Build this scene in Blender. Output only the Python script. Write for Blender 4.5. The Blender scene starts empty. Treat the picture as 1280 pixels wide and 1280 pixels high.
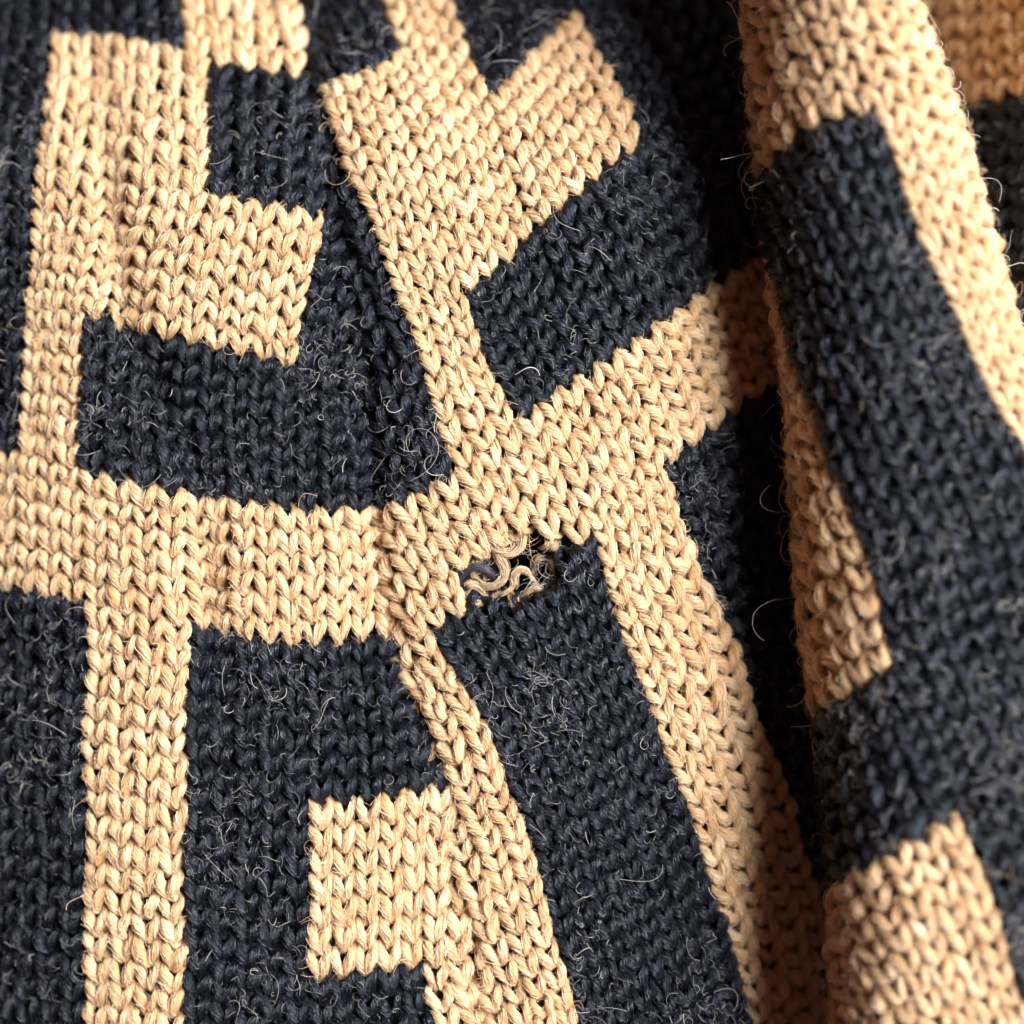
import bpy, math
import numpy as np
from mathutils import Vector

rng = np.random.default_rng(11)
S = 1e-4            # one working unit = 0.1 mm; the fabric in view is about 13 cm across
D = 2500.0          # lens height above the fabric, working units (25 cm)
sc = bpy.context.scene

# ------------------------------------------------------------------ camera
cam = bpy.data.objects.new('camera', bpy.data.cameras.new('camera'))
sc.collection.objects.link(cam)
cam.location = (0, 0, D * S)
cam.data.sensor_width = 36.0
cam.data.lens = 36.0 * D / 1280.0
cam.data.clip_start = 0.005
cam.data.clip_end = 20.0
cam.data.dof.use_dof = True
cam.data.dof.focus_distance = (D - 24) * S
cam.data.dof.aperture_fstop = 6.6
sc.camera = cam

# ------------------------------------------------------------------ light
w = bpy.data.worlds.new("World"); sc.world = w; w.use_nodes = True
bg = w.node_tree.nodes['Background']
bg.inputs[0].default_value = (1.0, 0.46, 0.38, 1); bg.inputs[1].default_value = 0.12
def area(name, loc, size, power, col):
    l = bpy.data.lights.new(name, 'AREA'); l.shape = 'RECTANGLE'; l.size = size[0]; l.size_y = size[1]
    l.energy = power; l.color = col
    o = bpy.data.objects.new(name, l); sc.collection.objects.link(o)
    o.location = loc
    o.rotation_euler = (Vector((0, 0, 0)) - Vector(loc)).to_track_quat('-Z', 'Y').to_euler()
    return o
area('window_light', (0.575, 0.20, 0.64), (0.52, 0.58), 32.0, (0.97, 0.99, 1.03))
sc.view_settings.view_transform = 'Standard'
sc.view_settings.look = 'None'
sc.view_settings.exposure = 0.0
sc.view_settings.gamma = 1.0
sc.cycles.max_bounces = 8
sc.cycles.diffuse_bounces = 5

# ------------------------------------------------------------------ materials
def yarn_material(name, stops, bump, rough, spec, sheen, sheen_tint, sss=0.0):
    m = bpy.data.materials.new(name); m.use_nodes = True
    nt = m.node_tree; N = nt.nodes; L = nt.links
    b = N['Principled BSDF']
    a = N.new('ShaderNodeAttribute'); a.attribute_name = 'fibre'
    t = N.new('ShaderNodeAttribute'); t.attribute_name = 'tint'
    n1 = N.new('ShaderNodeTexNoise'); n1.inputs['Scale'].default_value = 4.6; n1.inputs['Detail'].default_value = 3.0
    n1.inputs['Roughness'].default_value = 0.65
    L.new(a.outputs['Vector'], n1.inputs['Vector'])
    ad = N.new('ShaderNodeMath'); ad.operation = 'MULTIPLY_ADD'
    L.new(t.outputs['Fac'], ad.inputs[0]); ad.inputs[1].default_value = 0.42
    sub = N.new('ShaderNodeMath'); sub.operation = 'SUBTRACT'; L.new(n1.outputs['Fac'], sub.inputs[0]); sub.inputs[1].default_value = 0.21
    L.new(sub.outputs[0], ad.inputs[2])
    cr = N.new('ShaderNodeValToRGB')
    cr.color_ramp.elements[0].position = stops[0][0]; cr.color_ramp.elements[0].color = (*stops[0][1], 1)
    cr.color_ramp.elements[1].position = stops[-1][0]; cr.color_ramp.elements[1].color = (*stops[-1][1], 1)
    for p, c in stops[1:-1]:
        e = cr.color_ramp.elements.new(p); e.color = (*c, 1)
    L.new(ad.outputs[0], cr.inputs[0]); L.new(cr.outputs[0], b.inputs['Base Color'])
    n2 = N.new('ShaderNodeTexNoise'); n2.inputs['Scale'].default_value = 8.0; n2.inputs['Detail'].default_value = 2.0
    L.new(a.outputs['Vector'], n2.inputs['Vector'])
    bp = N.new('ShaderNodeBump'); bp.inputs['Strength'].default_value = bump; bp.inputs['Distance'].default_value = 3.0 * S
    L.new(n2.outputs['Fac'], bp.inputs['Height']); L.new(bp.outputs[0], b.inputs['Normal'])
    b.inputs['Roughness'].default_value = rough
    b.inputs['Specular IOR Level'].default_value = spec
    b.inputs['Sheen Weight'].default_value = sheen
    b.inputs['Sheen Roughness'].default_value = 0.45
    b.inputs['Sheen Tint'].default_value = (*sheen_tint, 1)
    if sss > 0:
        b.inputs['Subsurface Weight'].default_value = sss; b.inputs['Subsurface Radius'].default_value = (1, .45, .2); b.inputs['Subsurface Scale'].default_value = 7 * S
    return m
def hair_material(name, c0, c1, rough=0.4, spec=0.6, stint=(1, 1, 1)):
    m = bpy.data.materials.new(name); m.use_nodes = True
    nt = m.node_tree; N = nt.nodes; L = nt.links; b = N['Principled BSDF']
    t = N.new('ShaderNodeAttribute'); t.attribute_name = 'tint'
    mx = N.new('ShaderNodeMix'); mx.data_type = 'RGBA'
    mx.inputs[6].default_value = (*c0, 1); mx.inputs[7].default_value = (*c1, 1)
    L.new(t.outputs['Fac'], mx.inputs[0]); L.new(mx.outputs[2], b.inputs['Base Color'])
    b.inputs['Roughness'].default_value = rough; b.inputs['Specular IOR Level'].default_value = spec
    b.inputs['Specular Tint'].default_value = (*stint, 1)
    return m
M_T = yarn_material('beige_wool', [(0.28, (0.52, 0.25, 0.088)), (0.48, (0.69, 0.43, 0.195)), (0.70, (0.89, 0.69, 0.43))], 0.9, 0.38, 0.6, 0.12, (1, .93, .8), 0.22)
M_N = yarn_material('navy_wool', [(0.3, (0.001, 0.0012, 0.0024)), (0.52, (0.003, 0.0035, 0.007)), (0.75, (0.0125, 0.0145, 0.0235))], 1.0, 0.30, 0.6, 0.0, (.6, .7, 1))
M_N.node_tree.nodes['Principled BSDF'].inputs['Specular Tint'].default_value = (.84, .90, 1, 1)
H_T = hair_material('beige_fibre', (0.59, 0.33, 0.135), (0.95, 0.79, 0.56), 0.32, 0.8)
H_N = hair_material('navy_fibre', (0.001, 0.0013, 0.0026), (0.017, 0.0195, 0.032), 0.26, 0.75, (.84, .90, 1))
H_G = hair_material('pale_fibre', (0.16, 0.15, 0.15), (0.66, 0.60, 0.52), 0.35, 0.7)
H_V = hair_material('greyish_fibre', (0.010, 0.009, 0.013), (0.085, 0.075, 0.10))
H_D = hair_material('worn_beige_fibre', (0.30, 0.18, 0.08), (0.74, 0.58, 0.38), 0.6, 0.25)
def back_material(name, ca, cb):
    m = bpy.data.materials.new(name); m.use_nodes = True
    nt = m.node_tree; N = nt.nodes; L = nt.links; b = N['Principled BSDF']
    tc = N.new('ShaderNodeTexCoord'); n = N.new('ShaderNodeTexNoise'); n.inputs['Scale'].default_value = 900; n.inputs['Detail'].default_value = 4
    L.new(tc.outputs['Object'], n.inputs['Vector'])
    cr = N.new('ShaderNodeValToRGB'); cr.color_ramp.elements[0].position = .35; cr.color_ramp.elements[0].color = (*ca, 1)
    cr.color_ramp.elements[1].position = .75; cr.color_ramp.elements[1].color = (*cb, 1)
    L.new(n.outputs['Fac'], cr.inputs[0]); L.new(cr.outputs[0], b.inputs['Base Color'])
    bp = N.new('ShaderNodeBump'); bp.inputs['Distance'].default_value = 4 * S; L.new(n.outputs['Fac'], bp.inputs['Height']); L.new(bp.outputs[0], b.inputs['Normal'])
    b.inputs['Roughness'].default_value = .8
    return m
M_B = back_material('navy_backing', (.004, .004, .008), (.022, .025, .034))
M_B2 = back_material('mixed_backing', (.02, .018, .018), (.34, .22, .11))

# ------------------------------------------------------------------ helpers
class TPS:                                       # thin plate spline from knit coordinates (wale, row) to the lie of the cloth
    def __init__(s, table, lam=0.6):
        t = np.array(table, float); s.c = t[:, :2]; v = t[:, 2:]
        n = len(t); K = s.k(s.c, s.c) + np.eye(n) * lam
        P = np.hstack([np.ones((n, 1)), s.c]); A = np.zeros((n + 3, n + 3))
        A[:n, :n] = K; A[:n, n:] = P; A[n:, :n] = P.T
        s.w = np.linalg.solve(A, np.vstack([v, np.zeros((3, 2))]))
    @staticmethod
    def k(a, b):
        d2 = ((a[:, None, :] - b[None, :, :]) ** 2).sum(-1) + 1e-12
        return 0.5 * d2 * np.log(d2)
    def __call__(s, q):
        out = np.empty((len(q), 2))
        for i in range(0, len(q), 20000):
            z = q[i:i + 20000]
            out[i:i + 20000] = s.k(z, s.c) @ s.w[:-3] + s.w[-3] + z @ s.w[-2:]
        return out
def curve_x(pts):
    a = np.array(pts, float)
    return lambda y: np.interp(y, a[:, 0], a[:, 1])
def smooth_curve(pts):
    a = np.array(pts, float); yy = np.arange(-400, 1700, 10.0); xx = np.interp(yy, a[:, 0], a[:, 1])
    k = np.ones(9) / 9; xs = np.convolve(np.pad(xx, 4, mode='edge'), k, 'valid')
    return lambda y: np.interp(y, yy, xs)
CREASE = smooth_curve([(-300, 365), (-50, 383), (60, 392), (110, 398), (220, 424), (400, 452), (560, 472), (640, 478), (700, 482), (800, 492), (880, 518), (940, 548), (975, 564), (1000, 566), (1040, 560), (1100, 568), (1200, 596), (1300, 626), (1600, 700)])
FOLD_L = smooth_curve([(-300, 925), (0, 938), (110, 945), (220, 957), (330, 966), (450, 986), (560, 996), (700, 1002), (830, 1017), (960, 1036), (1080, 1043), (1280, 1052), (1600, 1065)])
FOLD_R = smooth_curve([(-300, 1090), (0, 1138), (60, 1157), (150, 1190), (260, 1222), (380, 1254), (480, 1292), (600, 1345), (800, 1400), (1600, 1430)])
def gauss(d, s): return np.exp(-(d / s) ** 2)

def z_left(x, y):
    v = np.interp(y, [-200, 0, 200, 400, 620, 800, 1300], [110, 120, 138, 165, 262, 268, 285])
    dep = np.interp(y, [-200, 100, 250, 700, 620, 800, 900, 1300], [6, 8, 18, 12, 17, 15, 4, 2])
    z = -dep * 1.45 * gauss(x - v, 27)
    z -= 0.0009 * np.maximum(0, 280 - x) ** 2
    z -= 0.0017 * np.maximum(0, 330 - y) ** 2
    z -= 0.00006 * np.maximum(0, y - 850) ** 2
    d = CREASE(y) - x
    dp = np.interp(y, [-100, 100, 500, 800, 1000, 1150, 1300], [28, 36, 40, 30, 14, 14, 16])
    z -= dp * np.exp(-np.maximum(d, 0) / np.interp(y, [900, 1050], [20, 30])) + np.maximum(-d, 0) * 2.4
    # softly gathered ribs in the navy next to the crease
    z += 3.5 * np.sin((x + .15 * y) / 19) * gauss(d - 60, 60)
    return z
def z_mid(x, y):
    d = x - CREASE(y)
    dp = np.interp(y, [-100, 100, 500, 800, 1000, 1150, 1300], [36, 42, 42, 34, 18, 14, 16])
    z = np.interp(y, [700, 1050], [10, 1]) - dp * np.exp(-np.maximum(d, 0) / np.interp(y, [900, 1050], [17, 32])) - np.maximum(-d, 0) * 2.0
    z -= 0.0022 * np.maximum(0, 300 - y) ** 2
    e = x - (FOLD_L(y) - np.interp(y, [0, 400, 900, 1280], [235, 205, 205, 235]))
    e = np.maximum(0, e)
    z -= np.where(e < 90, 0.005 * e ** 2, 40.5 + 0.9 * (e - 90) - 0.0016 * np.maximum(0, e - 200) ** 2)
    # shallow trough through the upper beige block
    z -= 10 * gauss((x - (560 + 0.42 * (y - 80))), 30) * gauss(y - 220, 190)
    # hollow about the hole
    hd = np.hypot((x - 640) / 1.25, y - 716)
    z += 7 * gauss(hd - 52, 16) - 6 * gauss(hd, 34)
    return z
TP = {}
TP['left'] = TPS([(-4.6, 0, -14, 562), (-3, 0, 27, 568), (0, 0, 102, 587), (4.7, 0, 250, 621), (9, 0, 372, 636), (12.5, 0, 480, 638), (15, 0, 555, 636),
    (-4, 6, -5, 737), (0, 6, 110, 752), (4, 6, 235, 783), (9, 6, 380, 804), (12.8, 6, 491, 797), (16, 6, 585, 790),
    (-4, 13, -8, 948), (0, 13, 107, 957), (4, 13, 232, 978), (9, 13, 387, 1004), (12, 13, 478, 995), (15, 13, 567, 984), (18, 13, 655, 975),
    (-4, 20, -6, 1160), (0, 20, 107, 1164), (4, 20, 232, 1186), (9, 20, 387, 1221), (14, 20, 529, 1206), (17, 20, 620, 1195),
    (-4, 24.5, -6, 1292), (0, 24.2, 108, 1288), (4, 23.7, 232, 1290), (9, 22.6, 387, 1298), (14, 23, 548, 1292), (17, 23, 640, 1285),
    (-3, -7, 38, 388), (0, -7, 105, 394), (4, -7, 222, 424), (9, -7, 371, 458), (12, -7, 455, 470),
    (-3, -14, 50, 212), (0, -14, 134, 226), (4, -14, 257, 247), (9, -14, 404, 266), (11, -14, 460, 275),
    (-3, -20, 66, 42), (0, -20, 145, 52), (3, -20, 232, 68), (4, -20, 263, 80), (8, -20, 381, 100), (10, -20, 440, 110),
    (-5, -20, 20, 34), (3, -23, 225, -10), (8, -23, 376, 14), (-3, -23, 72, -32), (-5, -7, -14, 382), (-5, -14, -6, 208)])
TP['mid'] = TPS([(0, -20, 400, 112), (4, -20, 499, 70), (4, -23, 471, 0), (7, -19, 563, 3), (7, -14, 610, 128), (13, -14, 722, 20), (13, -7, 800, 181),
    (3, -7, 578, 369), (10, -7, 735, 228), (3, 0, 645, 527), (0, -7, 508, 392), (0, 0, 570, 592), (0, -14, 450, 245), (0, -17, 424, 178), (6.3, 0, 730, 471), (11.7, 0, 860, 379), (16.3, 0, 964, 310),
    (17, -7, 905, 110), (20, 0, 1035, 250), (-4, -7, 405, 450), (-4, -14, 345, 300), (-3.7, 0, 478, 640),
    (-4, 6, 540, 790), (0, 6, 640, 731), (4, 6, 740, 671), (8, 6, 831, 580), (13, 6, 958, 490), (16, 6, 1030, 440),
    (-4, 10.5, 600, 890), (-4, 15.5, 650, 1010), (-4, 21, 691, 1150), (-4, 26, 722, 1280),
    (4, 12.5, 790, 830), (4, 17.8, 840, 960), (4, 22.6, 880, 1080), (4, 27.5, 915, 1200), (4, 30.7, 935, 1280),
    (8, 9, 850, 652), (8, 12.6, 890, 742), (8, 18.3, 940, 881), (8, 22.4, 976, 981), (8, 26.8, 1010, 1091), (8, 30.4, 1035, 1181), (8, 34.3, 1056, 1281),
    (-6, 6, 490, 815), (-6, 13, 567, 985), (-10, 24, 552, 1290), (-10, 17, 455, 1100), (-10, 12, 425, 975), (13, 14, 1060, 700), (13, 25, 1130, 960)])
TP['fold'] = TPS([(0, 0, 1093, 140), (-2, 0, 1041, 153), (-3.7, 0, 986, 186), (-5, 0, 962, 216), (0, 5, 1147, 290), (0, 8, 1187, 385), (0, 12, 1236, 490), (0, 15, 1281, 576),
    (-7, 4.5, 969, 340), (-7, 9.5, 1004, 475), (-7, 14.5, 1060, 620), (-7, 18, 1096, 727), (-7, 21, 1119, 830), (-7, 28, 1201, 1020), (-7, 32.5, 1250, 1150), (-7, 36.5, 1286, 1266),
    (-9, 21, 1075, 862), (-10.3, 21, 1045, 886), (-9, 28, 1135, 1058), (-11.5, 28, 1060, 1100), (0, 21, 1335, 745), (0, 28, 1400, 935),
    (3, 0, 1180, 118), (3, 5, 1213, 262), (3, 8, 1246, 362), (3, 12, 1292, 462), (0, -5, 1036, -4), (-3, -5, 952, 40), (3, -5, 1138, -20),
    (-14, 33, 1055, 1260), (-10, 34, 1170, 1235), (-12, 21, 1012, 905), (-8.7, 9.5, 985, 500), (-9.5, 14.5, 1000, 655)])

def z_fold_profile(x, y):
    xs = FOLD_L(y); s = x - xs; R = np.interp(y, [800, 1050], [175, 120])
    base = np.interp(y, [800, 1100], [-10, 30]); H = np.interp(y, [-100, 300, 800, 1300], [225, 190, 195, 165])
    k = np.clip(1 - s / R, 0, 1)
    z = base + H * np.sqrt(np.clip(1 - k ** 2.0, 0, 1)) + 0.10 * np.maximum(0, s - R)
    z = np.where(s < 0, base + s * 1.6, z)
    xr = FOLD_R(y); t = xr - x; R2 = 85.0
    k2 = np.clip(1 - t / R2, 0, 1)
    z = z - 75 * (1 - np.sqrt(np.clip(1 - k2 ** 2.2, 0, 1)))
    z = np.where(t < 0, z + t * 1.6, z)
    x2 = np.where(s < 0, xs - s * 0.15, x)
    x2 = np.where(t < 0, xr + t * 0.15, x2)
    return x2, z
def surf(piece, q):                            # knit coordinates -> world point (working units)
    if piece == 'inner':
        x = 1120 + 29 * q[:, 0] + 4 * np.sin(q[:, 1] / 3); y = 142 + 27.5 * q[:, 1] - 7 * q[:, 0] * .5
        z = -350 + 1.3 * (x - 1120)
        z = np.minimum(z, -90)
    else:
        p = TP[piece](q); x = p[:, 0]; y = p[:, 1]
        if piece == 'left': z = z_left(x, y)
        elif piece == 'mid': z = z_mid(x, y)
        else: x, z = z_fold_profile(x, y)
    f = (D - z) / D
    return np.stack([(x - 640) * f, (640 - y) * f, z], 1)
def surf_frame(piece, q):
    e = 0.12
    P = surf(piece, q)
    du = (surf(piece, q + [e, 0]) - surf(piece, q - [e, 0])) / (2 * e)
    dr = (surf(piece, q + [0, e]) - surf(piece, q - [0, e])) / (2 * e)
    n = np.cross(du, -dr); n /= np.linalg.norm(n, axis=1, keepdims=True) + 1e-9
    return P, n, np.linalg.norm(du, axis=1), np.linalg.norm(dr, axis=1)

# ------------------------------------------------------------------ the two-colour pattern, in stitches
def beige(piece, i, r):
    c, q = i + .5, r + .5
    if piece == 'left':
        if 0 < q < 6: return True
        if q > 6: return 0 < c < 4 or (13 < q < 20 and c > 9) or (q > 13 and c > 14)
        if q > -20 and -3 < c < 0: return True
        if -20 < q < -7 and -3 < c < 4: return True
        if -14 < q < -7 and 4 < c < 9: return True
        return q < -20 and 3 < c < 8
    if piece == 'mid':
        if (i, r) in ((2, 5),): return False
        if 0 < q < 6: return True
        if q > 6: return c < -4 or 4 < c < 8
        if q > -7: return 0 < c < 3
        if q > -14: return 0 < c < 13
        if q > -20: return 0 < c < 7
        return 4 < c < 7
    if piece == 'fold':
        if q < 0: return True
        if c > 0: return True
        if c < -7: return q < 21 or q > 28
        return False
    return q < 0
HOLE = set()                                   # stitches eaten or torn away
HOLE |= {(-2, 4), (-1, 4), (0, 4), (1, 4), (2, 5), (-2, 5), (-1, 5), (0, 5), (1, 5), (-1, 6), (0, 6), (1, 6)}
ranges = {'left': (-8, 20, -26, 28), 'mid': (-14, 24, -28, 38), 'fold': (-22, 20, -25, 47), 'inner': (-1, 8, -8, 18)}
cells = {}
for pc, (i0, i1, r0, r1) in ranges.items():
    ij = np.array([(i, r) for r in range(r0, r1) for i in range(i0, i1)])
    P, n, lu, lr = surf_frame(pc, ij + .5)
    f = D / (D - P[:, 2]); x = P[:, 0] * f + 640; y = 640 - P[:, 1] * f
    keep = (x > -50) & (x < 1335) & (y > -55) & (y < 1335)
    if pc == 'left': keep &= x < CREASE(y) + np.where(y > 1000, 6, 14)
    if pc == 'mid': keep &= (x > CREASE(y) - np.where(y > 1000, 6, 14)) & (x < FOLD_L(y) + 75)
    if pc == 'fold':
        keep = (x > -50) & (x < 1560) & (y > -420) & (y < 1440)
        raw = TP[pc](ij + .5); keep &= (raw[:, 0] > FOLD_L(raw[:, 1]) - 55) & (raw[:, 0] < FOLD_R(raw[:, 1]) + 230)
    if pc == 'mid':
        keep &= np.array([(a, b) not in HOLE for a, b in ij])
    cells[pc] = (ij[keep], x[keep], y[keep])
    print(pc, keep.sum())

# ------------------------------------------------------------------ stitch geometry: every stitch is a full loop of yarn
half = np.array([(0.00, -0.60, -0.30), (0.22, -0.66, -0.26), (0.430, -0.50, -0.05), (0.385, -0.24, 0.13), (0.275, 0.05, 0.21), (0.155, 0.32, 0.15), (0.13, 0.55, -0.05), (0.28, 0.78, -0.22), (0.50, 0.86, -0.26)])
rad_h = np.array([.12, .13, .16, .205, .238, .215, .16, .13, .12])
full = np.vstack([half, (half * [-1, 1, 1] + [1, 0, 0])[-2::-1]]); rad_f = np.concatenate([rad_h, rad_h[-2::-1]])
def catmull(t, V):                             # V: (N, K, 3)
    K = V.shape[1]; i = np.clip(np.floor(t).astype(int), 0, K - 2); f = (t - i)[None, :, None]
    g = lambda j: V[:, np.clip(j, 0, K - 1)]
    a, b, c, d = g(i - 1), g(i), g(i + 1), g(i + 2)
    return .5 * (2 * b + (c - a) * f + (2 * a - 5 * b + 4 * c - d) * f ** 2 + (3 * b - a - 3 * c + d) * f ** 3)
TS = np.array([0, 1, 1.6, 2.1, 2.6, 3.1, 3.6, 4.1, 4.6, 5.1, 5.6, 6.1, 6.8, 8, 9.2, 9.9, 10.4, 10.9, 11.4, 11.9, 12.4, 12.9, 13.4, 13.9, 14.4, 15, 16])
NS = 12
PITCH = 29.0
yarn = {}
for pc, (ij, X, Y) in cells.items():
    n = len(ij); K = len(full)
    col = np.array([beige(pc, a, b) for a, b in ij])
    V = np.repeat(full[None], n, 0).copy()
    V[:, 1:-1] += rng.normal(0, 1, (n, K - 2, 3)) * [.020, .024, .02]
    amp = rng.normal(0, .045, (n, 2))          # a slack or tight leg here and there
    V[:, 3:6, 0] += amp[:, :1]; V[:, -6:-3, 0] += amp[:, 1:]
    V[:, 3:6, 2] += rng.normal(0, .03, (n, 1)); V[:, -6:-3, 2] += rng.normal(0, .03, (n, 1))
    R = np.repeat(rad_f[None], n, 0) * (1 + rng.normal(0, .045, (n, 1)))
    R[:, :K // 2] *= 1 + rng.normal(0, .08, (n, 1)); R[:, K // 2:] *= 1 + rng.normal(0, .08, (n, 1))
    sunk = rng.random(n) < .05; V[sunk, 2:-2, 2] -= .09; R[sunk] *= .92
    R *= 1 + .05 * np.sin(ij[:, :1] * .23 + ij[:, 1:] * 1.9 + 2 * np.sin(ij[:, :1] * .5))
    C = catmull(TS, V); Rr = catmull(TS, np.repeat(R[:, :, None], 3, 2))[..., 0]
    q = np.stack([ij[:, None, 0] + C[..., 0], ij[:, None, 1] + .5 - C[..., 1]], -1).reshape(-1, 2)
    q += .07 * np.stack([np.sin(q[:, 1] * .9 + 2.1 * np.sin(q[:, 0] * .37)), np.sin(q[:, 0] * .8 + 1.7 * np.sin(q[:, 1] * .41))], 1)
    P, nn, lu, lr = surf_frame(pc, q)
    loc = np.clip(np.sqrt(np.minimum(lu, 60) * np.minimum(lr, 60)) / PITCH, .72, 1.22)
    loc = np.minimum(loc, np.clip(lu / PITCH, .62, 2) * 1.12)
    P = P + nn * (C[..., 2].reshape(-1, 1) * PITCH * loc[:, None])
    P = P.reshape(n, -1, 3); nn = nn.reshape(n, -1, 3); Rr = Rr * loc.reshape(n, -1) * PITCH
    T = np.gradient(P, axis=1); T /= np.linalg.norm(T, axis=2, keepdims=True) + 1e-9
    U = nn - T * (nn * T).sum(2, keepdims=True); U /= np.linalg.norm(U, axis=2, keepdims=True) + 1e-9
    W = np.cross(T, U)
    yarn[pc] = dict(ij=ij, x=X, y=Y, col=col, P=P, U=U, W=W, R=Rr, ph=rng.uniform(0, 6.28, n), tint=rng.normal(.5, .14, n), seed=rng.uniform(0, 50, n))

th = np.arange(NS) * 2 * math.pi / NS
MP = len(TS)
arc = np.concatenate([[0], np.cumsum(np.linalg.norm(np.diff(catmull(TS, full[None])[0], axis=0), axis=1))])
TWIST = 3.2
def tube_verts(y, idx):
    P, U, W, R = y['P'][idx], y['U'][idx], y['W'][idx], y['R'][idx]
    ph = y['ph'][idx][:, None, None]; sg = 1.0
    tw = TWIST * arc[None, :, None] * sg
    a = th[None, None, :]
    rr = R[..., None] * (.96 + .10 * np.cos(2 * (a + tw) + ph) + .07 * np.cos(5 * (a + tw) + 2 * ph))
    v = P[:, :, None, :] + rr[..., None] * (U[:, :, None, :] * np.cos(a)[..., None] + W[:, :, None, :] * np.sin(a)[..., None])
    fa = a + tw
    se = y['seed'][idx][:, None, None]
    fib = np.stack([np.cos(fa) + se, np.sin(fa) + 0 * se, (arc[None, :, None] * .33 + se) + 0 * fa], -1)
    return v, fib
def tube_faces(n, mp=MP, ns=NS):
    i = np.arange(mp - 1)[:, None] * ns; j = np.arange(ns)[None]; k = (j + 1) % ns
    f = np.stack([i + j, i + k, i + ns + k, i + ns + j], -1).reshape(-1, 4)
    return (f[None] + (np.arange(n) * mp * ns)[:, None, None]).reshape(-1, 4)
def mesh_from(name, v, f, mat, fib=None, tint=None):
    v = np.ascontiguousarray(v.reshape(-1, 3) * S, dtype=np.float32); f = np.asarray(f, dtype=np.int32)
    me = bpy.data.meshes.new(name)
    me.vertices.add(len(v)); me.vertices.foreach_set('co', v.ravel())
    me.loops.add(f.size); me.loops.foreach_set('vertex_index', f.ravel())
    me.polygons.add(len(f)); me.polygons.foreach_set('loop_start', np.arange(0, f.size, f.shape[1], dtype=np.int32))
    me.polygons.foreach_set('use_smooth', np.ones(len(f), bool))
    me.update(calc_edges=True)
    if fib is not None:
        a = me.attributes.new('fibre', 'FLOAT_VECTOR', 'POINT'); a.data.foreach_set('vector', fib.reshape(-1).astype(np.float32))
        a = me.attributes.new('tint', 'FLOAT', 'POINT'); a.data.foreach_set('value', tint.reshape(-1).astype(np.float32))
    me.materials.append(mat)
    return me
def link(name, data, parent=None, **props):
    o = bpy.data.objects.new(name, data); sc.collection.objects.link(o); o.parent = parent
    for k, v in props.items(): o[k] = v
    return o

# ------------------------------------------------------------------ setting: the surface under the garment (hidden by it)
gs = 4000.0
g = link('table_surface', mesh_from('table_surface', np.array([[-gs, -gs, -720.], [gs, -gs, -720.], [gs, gs, -720.], [-gs, gs, -720.]]), [[0, 1, 2, 3]], M_B), kind='structure')

# ------------------------------------------------------------------ the sweater
sweater = link('knitted_sweater', None, label='navy and beige block patterned wool sweater with a frayed hole and a deep fold', category='sweater')
sweater.location = (0, 0, 0)

# connected patches of one colour
def components(pc):
    y = yarn[pc]; pos = {tuple(a): k for k, a in enumerate(y['ij'])}; lab = -np.ones(len(y['ij']), int); c = 0
    for k in range(len(lab)):
        if lab[k] >= 0: continue
        st = [k]; lab[k] = c
        while st:
            m = st.pop(); a, b = y['ij'][m]
            for d in ((1, 0), (-1, 0), (0, 1), (0, -1)):
                t = pos.get((a + d[0], b + d[1]))
                if t is not None and lab[t] < 0 and y['col'][t] == y['col'][m]: lab[t] = c; st.append(t)
        c += 1
    return lab, c
# the stitches one can pick apart best: those nearest the hole, in focus
allk = [(math.hypot(a - 645, b - 700), pc, k) for pc in ('left', 'mid') for k, (a, b) in enumerate(zip(yarn[pc]['x'], yarn[pc]['y']))
        if (a > CREASE(b) + 4 if pc == 'mid' else a < CREASE(b) - 4)]
allk.sort(); singles = {(pc, k) for _, pc, k in allk[:290]}
for pc in ('inner', 'left', 'mid', 'fold'):
    y = yarn[pc]; lab, nc = components(pc)
    for c in range(nc):
        idx = np.nonzero(lab == c)[0]; b = bool(y['col'][idx[0]])
        rest = np.array([k for k in idx if (pc, k) not in singles], int); one = [k for k in idx if (pc, k) in singles]
        nm = 'beige_patch' if b else 'navy_patch'; mat = M_T if b else M_N
        if len(rest) == 0: rest, one = np.array(one[:1]), one[1:]
        v, fib = tube_verts(y, rest)
        ti = np.repeat(y['tint'][rest], MP * NS)
        patch = link(nm, mesh_from(nm, v, tube_faces(len(rest)), mat, fib, ti), sweater, kind='stuff')
        for k in one:
            ii = np.array([k]); v, fib = tube_verts(y, ii)
            o = np.array([y['P'][k][MP // 2]])
            me = mesh_from('stitch', v - o, tube_faces(1), mat, fib, np.repeat(y['tint'][ii], MP * NS))
            s_ = link('stitch', me, patch); s_.location = Vector(o[0] * S)

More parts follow.
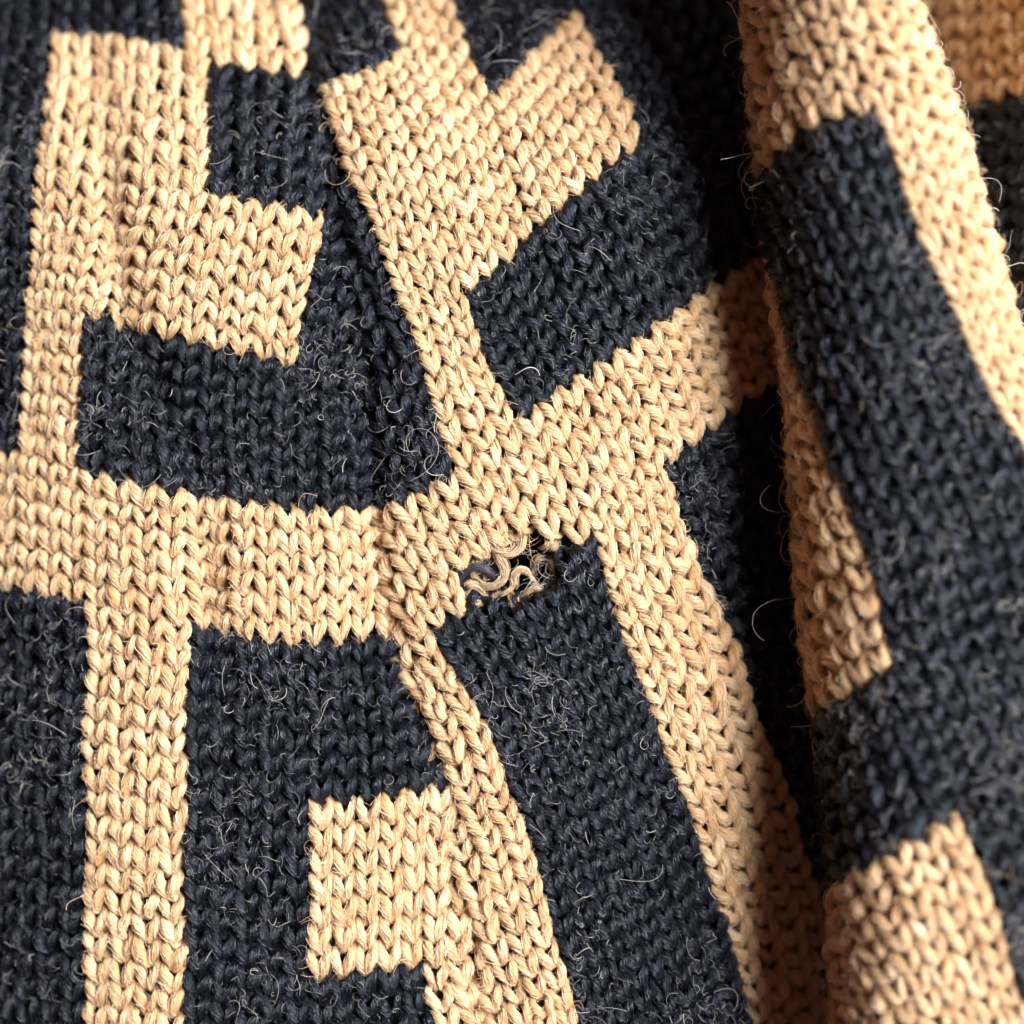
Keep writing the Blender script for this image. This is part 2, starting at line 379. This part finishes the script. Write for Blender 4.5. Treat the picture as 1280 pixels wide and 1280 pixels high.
# backing: the floats and purl side behind the face stitches
for pc in ('left', 'mid', 'fold', 'inner'):
    ij = cells[pc][0]; have = set(map(tuple, ij)) | (HOLE if pc == 'mid' else set())
    corners = {}; faces = []; tones = []
    def cn(a, b):
        if (a, b) not in corners: corners[(a, b)] = len(corners)
        return corners[(a, b)]
    for a, b in have:
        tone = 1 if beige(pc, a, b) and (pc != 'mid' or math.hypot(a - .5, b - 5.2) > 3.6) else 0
        for da in (0, 1):
            for db in (0, 1):
                A, B = 2 * a + da, 2 * b + db
                faces.append([cn(A, B + 1), cn(A + 1, B + 1), cn(A + 1, B), cn(A, B)]); tones.append(tone)
    q = np.array(list(corners)) / 2.0
    P, nn, lu, lr = surf_frame(pc, q)
    off = -11.5 + rng.normal(0, .8, len(q))
    if pc == 'mid':
        f = D / (D - P[:, 2]); x = P[:, 0] * f + 640; yy = 640 - P[:, 1] * f
        off -= 100 * gauss(np.hypot((x - 636) / 1.6, yy - 722), 42)
    me = mesh_from('fabric_back', P + nn * off[:, None], np.array(faces), M_B); me.materials.append(M_B2)
    me.polygons.foreach_set('material_index', np.array(tones, dtype=np.int32)); me.update()
    link('fabric_back', me, sweater)

# ------------------------------------------------------------------ fibres
def add_curves(name, pts, radii, tint, mat, parent=sweater, **kw):  # pts (n, m, 3) working units; radii (n, m)
    n, m = pts.shape[:2]
    h = bpy.data.hair_curves.new(name); h.add_curves([m] * n)
    h.position_data.foreach_set('vector', (pts * S).astype(np.float32).ravel())
    r = h.attributes.get('radius') or h.attributes.new('radius', 'FLOAT', 'POINT')
    r.data.foreach_set('value', (radii * S).astype(np.float32).ravel())
    t = h.attributes.new('tint', 'FLOAT', 'POINT'); t.data.foreach_set('value', np.repeat(tint, m).astype(np.float32))
    h.materials.append(mat)
    return link(name, h, parent, kind='stuff', **kw)
def hugging(pc, mask, per, rad):
    y = yarn[pc]; idx = np.nonzero(mask)[0]
    if len(idx) == 0: return None
    idx = np.repeat(idx, per); n = len(idx); m = 6
    leg = rng.integers(0, 2, n); s0 = rng.uniform(1.2, 5.2, n) + leg * rng.uniform(.8, 1.2, n); s0 = np.where(leg == 1, rng.uniform(9.4, 13.4, n), rng.uniform(1.4, 5.0, n))
    ln = rng.uniform(.9, 2.6, n); a0 = rng.normal(0, .95, n)
    t = s0[:, None] + ln[:, None] * np.linspace(0, 1, m)[None]
    t = np.clip(t, 0, 16); fi = np.interp(t, TS, np.arange(MP)); i0 = np.clip(np.floor(fi).astype(int), 0, MP - 2); fr = (fi - i0)[..., None]
    g = lambda A: A[idx[:, None], i0] * (1 - fr) + A[idx[:, None], i0 + 1] * fr
    P, U, W = g(y['P']), g(y['U']), g(y['W']); R = g(y['R'][..., None])[..., 0]
    ar = np.interp(fi, np.arange(MP), arc)
    ang = a0[:, None] - TWIST * .55 * (ar - ar[:, :1]) + rng.normal(0, .08, (n, m))
    u = np.linspace(0, 1, m)[None]
    lift = rng.exponential(.14, n)[:, None] * (u ** 3) + rng.exponential(.09, n)[:, None] * ((1 - u) ** 3)
    rr = R * (1.02 + np.abs(rng.normal(0, .09, (n, 1))) + lift)
    pts = P + rr[..., None] * (U * np.cos(ang)[..., None] + W * np.sin(ang)[..., None])
    ra = rad * rng.uniform(.6, 1.35, (n, 1)) * np.array([.6, 1, 1.05, 1.05, .95, .35])[None]
    return pts, ra, np.clip(rng.normal(.45, .33, n), 0, 1)
def flyaway(pc, idx, ln, lift, rad, m=14, curl=1.0):
    y = yarn[pc]; n = len(idx); k = rng.integers(8, 18, n); leg = rng.integers(3, 10, n); k = np.where(rng.random(n) < .5, leg, leg + 12)
    P0 = y['P'][idx, k] + y['U'][idx, k] * (y['R'][idx, k] * .9)[:, None]
    nn = y['U'][idx, k]
    tg = np.cross(nn, rng.normal(0, 1, (n, 3))); tg /= np.linalg.norm(tg, axis=1, keepdims=True); bt = np.cross(nn, tg)
    L = ln * np.exp(rng.normal(0, .45, n)); ds = L / (m - 1)
    kap = np.clip(rng.normal(0, 1, (n, 1)), -1.25, 1.25) * curl * 1.9 / m
    dk = np.cumsum(rng.normal(0, .11 * curl, (n, m)) * 12 / m, 1)
    phi = np.cumsum(np.repeat(kap, m, 1) + dk * .5, 1)
    step = np.cos(phi)[..., None] * tg[:, None] + np.sin(phi)[..., None] * bt[:, None]
    pos = np.cumsum(step * ds[:, None, None], 1); u = np.linspace(0, 1, m)[None]
    h = lift * np.exp(rng.normal(0, .5, (n, 1))); h = h * np.sin(u * math.pi * rng.uniform(.45, 1.0, (n, 1)))
    pts = P0[:, None] + pos - pos[:, :1] + nn[:, None] * h[..., None]
    ra = rad * np.exp(rng.normal(0, .25, (n, 1))) * np.linspace(1, .55, m)[None]
    return pts, ra
def merge(lst):
    lst = [a for a in lst if a is not None]
    return [np.concatenate([a[k] for a in lst]) for k in range(len(lst[0]))]
for isb, mat, nm in ((True, H_T, 'beige_fuzz'), (False, H_N, 'navy_fuzz')):
    a = merge([hugging(pc, yarn[pc]['col'] == isb, 48, .29 if isb else .29) for pc in ('left', 'mid', 'fold', 'inner')])
    add_curves(nm, *a, mat)
# short curly fuzz standing off the yarn
def scatter(isb, per, ln, lift, rad, m=12, curl=1.0, clump=False):
    out = []
    for pc in ('left', 'mid', 'fold', 'inner'):
        idx = np.nonzero(yarn[pc]['col'] == isb)[0]; n = int(len(idx) * per); g = yarn[pc]['ij'][idx]; p = np.exp(1.5 * np.sin(g[:, 0] * .53 + 1.3 * np.sin(g[:, 1] * .31)) * np.sin(g[:, 1] * .47 + g[:, 0] * .2) + rng.normal(0, .5, len(g))) if clump else np.ones(len(g)); idx = rng.choice(idx, n, p=p / p.sum())
        p, r = flyaway(pc, idx, ln, lift, rad, m, curl); out.append((p, r, np.clip(rng.normal(.5, .3, n), 0, 1)))
    return merge(out)
add_curves('beige_fuzz', *scatter(True, 16.0, 11, 3.0, .17), H_T)
add_curves('navy_fuzz', *scatter(False, 9.0, 12, 3.2, .19), H_N)
add_curves('pale_fuzz', *scatter(False, 3.2, 13, 4.2, .18, 10, 1.3, True), H_G)
add_curves('pale_fuzz', *scatter(False, .26, 30, 7, .26, 18, 1.1, True), H_G)
add_curves('beige_fuzz', *scatter(True, .6, 24, 6, .22, 16, 1.2), H_T)

# ------------------------------------------------------------------ frayed yarn round the hole
def up(x, y, z):
    f = (D - z) / D
    return ((x - 640) * f, (640 - y) * f, z)
def frayed(name, pts, r0, mat, hmat, fray=40, fly=26, lbl=None):
    V = np.array([up(*p[:3]) for p in pts])[None]; RR = np.array([p[3] if len(p) > 3 else 1.0 for p in pts]) * r0
    t = np.linspace(0, len(pts) - 1, (len(pts) - 1) * 5 + 1)
    P = catmull(t, V)[0]; R = np.interp(t, np.arange(len(pts)), RR)
    P = P + .5 * np.cumsum(rng.normal(0, .55, P.shape), 0); R = R * .62
    T = np.gradient(P, axis=0); T /= np.linalg.norm(T, axis=1, keepdims=True)
    U = np.array([0, 0, 1.]) - T * T[:, 2:3]; U /= np.linalg.norm(U, axis=1, keepdims=True) + 1e-9; W = np.cross(T, U)
    al = np.concatenate([[0], np.cumsum(np.linalg.norm(np.diff(P, axis=0), axis=1))]) / PITCH
    a = th[None]; fa = a + TWIST * al[:, None]; se = rng.uniform(0, 40)
    rr = R[:, None] * (1 + .12 * np.cos(2 * fa) + .06 * np.cos(5 * fa + 1))
    v = P[:, None] + rr[..., None] * (U[:, None] * np.cos(a)[..., None] + W[:, None] * np.sin(a)[..., None])
    fib = np.stack([np.cos(fa) + se, np.sin(fa), al[:, None] * .55 + se + 0 * fa], -1)
    me = mesh_from(name, v, tube_faces(1, len(t)), mat, fib, np.full(len(t) * NS, .24))
    o = link(name, me, sweater)
    if lbl: o['label'] = lbl
    # strands lying along it and sticking out of both ends
    n = int(fray * 2.6); m = 9; s = rng.uniform(-.15, .8, n)[:, None] + rng.uniform(.25, .5, n)[:, None] * np.linspace(0, 1, m)[None]
    tt = np.clip(s, 0, 1) * (len(t) - 1); i0 = np.clip(np.floor(tt).astype(int), 0, len(t) - 2); fr = (tt - i0)[..., None]
    g = lambda A: A[i0] * (1 - fr) + A[i0 + 1] * fr
    Pp, Uu, Ww, Tt = g(P), g(U), g(W), g(T); Rr = g(R[:, None])[..., 0]
    ang = rng.uniform(-1.8, 1.8, n)[:, None] - 2.0 * s
    ex = (s - np.clip(s, 0, 1)) * al[-1] * PITCH
    pts2 = Pp + Tt * ex[..., None] + (Rr * (1.05 + np.abs(rng.normal(0, .45, (n, 1))) + rng.exponential(.4, n)[:, None] * np.linspace(0, 1, m)[None] ** 2))[..., None] * (Uu * np.cos(ang)[..., None] + Ww * np.sin(ang)[..., None]) + np.cumsum(rng.normal(0, .32, (n, m, 3)), 1)
    add_curves('strand_fibres', pts2, np.full((n, m), .36) * rng.uniform(.6, 1.2, (n, 1)), np.clip(rng.normal(.5, .3, n), 0, 1), hmat, o)
    return P
zt = 4
FY = []
FY.append(frayed('yarn_end', [(566, 752, 0, .7), (569, 735, 10, .9), (578, 719, 15, 1), (592, 709, 17, 1.1), (606, 711, 15, 1), (614, 721, 8, .8), (616, 730, -4, .5)], 5.0, M_N, H_V, 60, lbl='greyish navy yarn end curled into a small arc at the hole'))
FY.append(frayed('yarn_end', [(621, 676, -4, .9), (623, 692, 6, 1), (630, 706, 9, 1.05), (631, 719, 9, 1.1), (622, 730, 8, 1.1), (608, 733, 5, 1), (597, 725, 1, .8), (588, 722, -6, .5)], 4.4, M_T, H_D, 60, lbl='beige yarn end hooked to the left across the hole'))
FY.append(frayed('yarn_end', [(664, 722, 0, .6), (658, 714, 7, .9), (648, 713, 9, 1), (641, 721, 8, 1), (639, 732, 4, 1), (630, 740, 2, .9), (618, 742, -2, .8), (608, 748, -8, .5)], 3.5, M_T, H_D, 60, lbl='thin beige yarn end arching over the dark middle of the hole'))
FY.append(frayed('yarn_end', [(634, 739, -8, .5), (640, 748, 0, 1), (644, 760, 4, 1.5), (647, 770, 0, 1.1), (648, 778, -8, .5)], 4.6, M_T, H_D, 50, lbl='short plump beige tuft at the lower lip of the hole'))
FY.append(frayed('yarn_end', [(650, 752, -9, .6), (660, 743, 0, .9), (671, 737, 3, 1.1), (680, 745, 1, .9), (684, 756, -8, .5)], 4.6, M_T, H_D, 40))
FY.append(frayed('yarn_end', [(573, 760, -8, .6), (578, 744, 0, .9), (586, 732, 4, 1), (597, 735, 3, .9), (604, 746, -3, .7), (607, 754, -9, .5)], 4.6, M_T, H_D, 40))
FY.append(frayed('yarn_end', [(668, 716, -22, .6), (669, 705, -14, .9), (676, 699, -10, 1), (686, 703, -14, .9), (690, 714, -24, .6)], 4.4, M_T, H_D, 30))
FY.append(frayed('yarn_end', [(684, 722, -26, .9), (688, 735, -22, 1.1), (690, 748, -22, 1.1), (684, 758, -26, .8)], 5.2, M_T, H_D, 20))
FY.append(frayed('yarn_end', [(616, 656, -4, .7), (613, 672, 4, 1), (620, 686, 7, 1.1), (636, 693, 8, 1.1), (650, 687, 7, 1.1), (656, 674, 4, 1), (655, 660, -4, .7)], 4.8, M_T, H_D, 90, lbl='slack beige loop bulging at the top of the hole'))
FY.append(frayed('yarn_end', [(640, 650, -3, .7), (637, 662, 5, 1), (641, 676, 5, 1), (648, 686, 0, .6)], 3.6, M_T, H_D, 50))
FY.append(frayed('yarn_end', [(690, 650, 0, .8), (687, 664, 5, 1), (685, 678, 5, 1), (687, 688, -3, .6)], 4.6, M_T, H_D, 30))
for k in range(20):
    a = rng.uniform(0, 2 * math.pi); ca, sa = math.cos(a), math.sin(a)
    x0, y0 = 640 + 62 * ca * rng.uniform(.85, 1.05), 718 + 40 * sa * rng.uniform(.85, 1.1) - .35 * 62 * ca
    nav = (y0 + .6 * (x0 - 640)) > 728 or rng.random() < .15
    h_ = rng.uniform(5, 11); L_ = rng.uniform(9, 19); tx, ty = -ca + rng.normal(0, .6), -sa + rng.normal(0, .6)
    tl = math.hypot(tx, ty); tx /= tl; ty /= tl; bx = rng.normal(0, 4.5)
    pts = [(x0 - tx * 6, y0 - ty * 6, -6, .9), (x0, y0, h_ * .6, 1.1), (x0 + tx * L_ * .4 - ty * bx, y0 + ty * L_ * .4 + tx * bx, h_, 1), (x0 + tx * L_ * .75 - ty * bx * .6, y0 + ty * L_ * .75 + tx * bx * .6, h_ * .5, .75), (x0 + tx * L_, y0 + ty * L_, -3, .3)]
    frayed('yarn_end', pts, rng.uniform(3.0, 4.6), M_N if nav else M_T, H_N if nav else H_D, 26)
# loose hairs criss-crossing the hole
def loose_hairs(n, box, z, L, rad, mat, nm, m=14, dirx=None, curl=1.0):
    x = rng.uniform(box[0], box[2], n); y = rng.uniform(box[1], box[3], n)
    P0 = np.array([up(a, b, rng.uniform(*z)) for a, b in zip(x, y)])
    ph0 = rng.uniform(0, 6.28, n) if dirx is None else rng.normal(dirx, .7, n)
    phi = ph0[:, None] + np.cumsum(rng.normal(0, .3, (n, 1)) * curl + np.cumsum(rng.normal(0, .12, (n, m)), 1) * curl, 1)
    ds = (L * np.exp(rng.normal(0, .4, n)) / m)[:, None]
    pos = np.stack([np.cumsum(np.cos(phi) * ds, 1), np.cumsum(np.sin(phi) * ds, 1), np.cumsum(rng.normal(0, .35, (n, m)), 1)], -1)
    add_curves(nm, P0[:, None] + pos - pos[:, :1], rad * np.exp(rng.normal(0, .25, (n, 1))) * np.linspace(1, .5, m)[None], rng.random(n), mat)
loose_hairs(60, (600, 680, 692, 762), (-6, 10), 28, .24, H_G, 'pale_fuzz', curl=.45)
loose_hairs(70, (590, 650, 665, 690), (2, 12), 22, .24, H_T, 'beige_fuzz', curl=.5)
# wiry hairs along the near edge of the overlapping fold
ys = rng.uniform(-10, 1290, 700); ys = np.where(rng.random(700) < .35, rng.normal(rng.choice([60, 190, 540, 620, 900, 1080], 700), 28), ys)
n = len(ys); m = 18
x0 = FOLD_L(ys) + rng.uniform(-1, 7, n); P0 = np.array([up(a, b, c) for a, b, c in zip(x0, ys, rng.uniform(-45, 20, n))])
phi = rng.normal(math.pi, .8, n)[:, None] + np.cumsum(rng.normal(0, .34, (n, 1)) + np.cumsum(rng.normal(0, .1, (n, m)), 1), 1)
ds = (23 * np.exp(rng.normal(0, .6, n)) / m)[:, None]
pos = np.stack([np.cumsum(np.cos(phi) * ds, 1), np.cumsum(np.sin(phi) * ds, 1), np.cumsum(rng.normal(.3, .6, (n, m)), 1)], -1)
add_curves('pale_fuzz', P0[:, None] + pos, .42 * np.exp(rng.normal(0, .3, (n, 1))) * np.linspace(1, .6, m)[None], rng.random(n), H_G)
ys = rng.uniform(0, 520, 260); n = len(ys)
x0 = FOLD_R(ys) - rng.uniform(-4, 12, n); P0 = np.array([up(a, b, c) for a, b, c in zip(x0, ys, rng.uniform(-20, 30, n))])
phi = rng.normal(0.2, .9, n)[:, None] + np.cumsum(rng.normal(0, .3, (n, 1)) + np.cumsum(rng.normal(0, .1, (n, m)), 1), 1)
ds = (24 * np.exp(rng.normal(0, .5, n)) / m)[:, None]
pos = np.stack([np.cumsum(np.cos(phi) * ds, 1), np.cumsum(np.sin(phi) * ds, 1), np.cumsum(rng.normal(.1, .6, (n, m)), 1)], -1)
add_curves('pale_fuzz', P0[:, None] + pos, .4 * np.exp(rng.normal(0, .3, (n, 1))) * np.linspace(1, .6, m)[None], rng.random(n), H_G)

# a few longer wiry loops caught along that edge
yc = np.array([40, 95, 150, 190, 215, 330, 400, 560, 590, 600, 615, 640, 700, 900, 925, 960, 1050, 1075, 1100, 1180])
n = len(yc); m = 26
x0 = FOLD_L(yc) + rng.uniform(1, 9, n); P0 = np.array([up(a, b, c) for a, b, c in zip(x0, yc + rng.normal(0, 6, n), rng.uniform(10, 45, n))])
turn = rng.choice([-1, 1], n)[:, None] * rng.uniform(2.6, 5.4, (n, 1)) / m
phi = rng.normal(math.pi, .5, n)[:, None] + np.cumsum(turn + np.cumsum(rng.normal(0, .035, (n, m)), 1), 1)
ds = (rng.uniform(34, 70, n) / m)[:, None]
pos = np.stack([np.cumsum(np.cos(phi) * ds, 1), np.cumsum(np.sin(phi) * ds, 1), np.cumsum(rng.normal(.2, .5, (n, m)), 1)], -1)
add_curves('pale_fuzz', P0[:, None] + pos, .75 * np.exp(rng.normal(0, .2, (n, 1))) * np.linspace(1, .6, m)[None], rng.uniform(.5, 1, n), H_G)
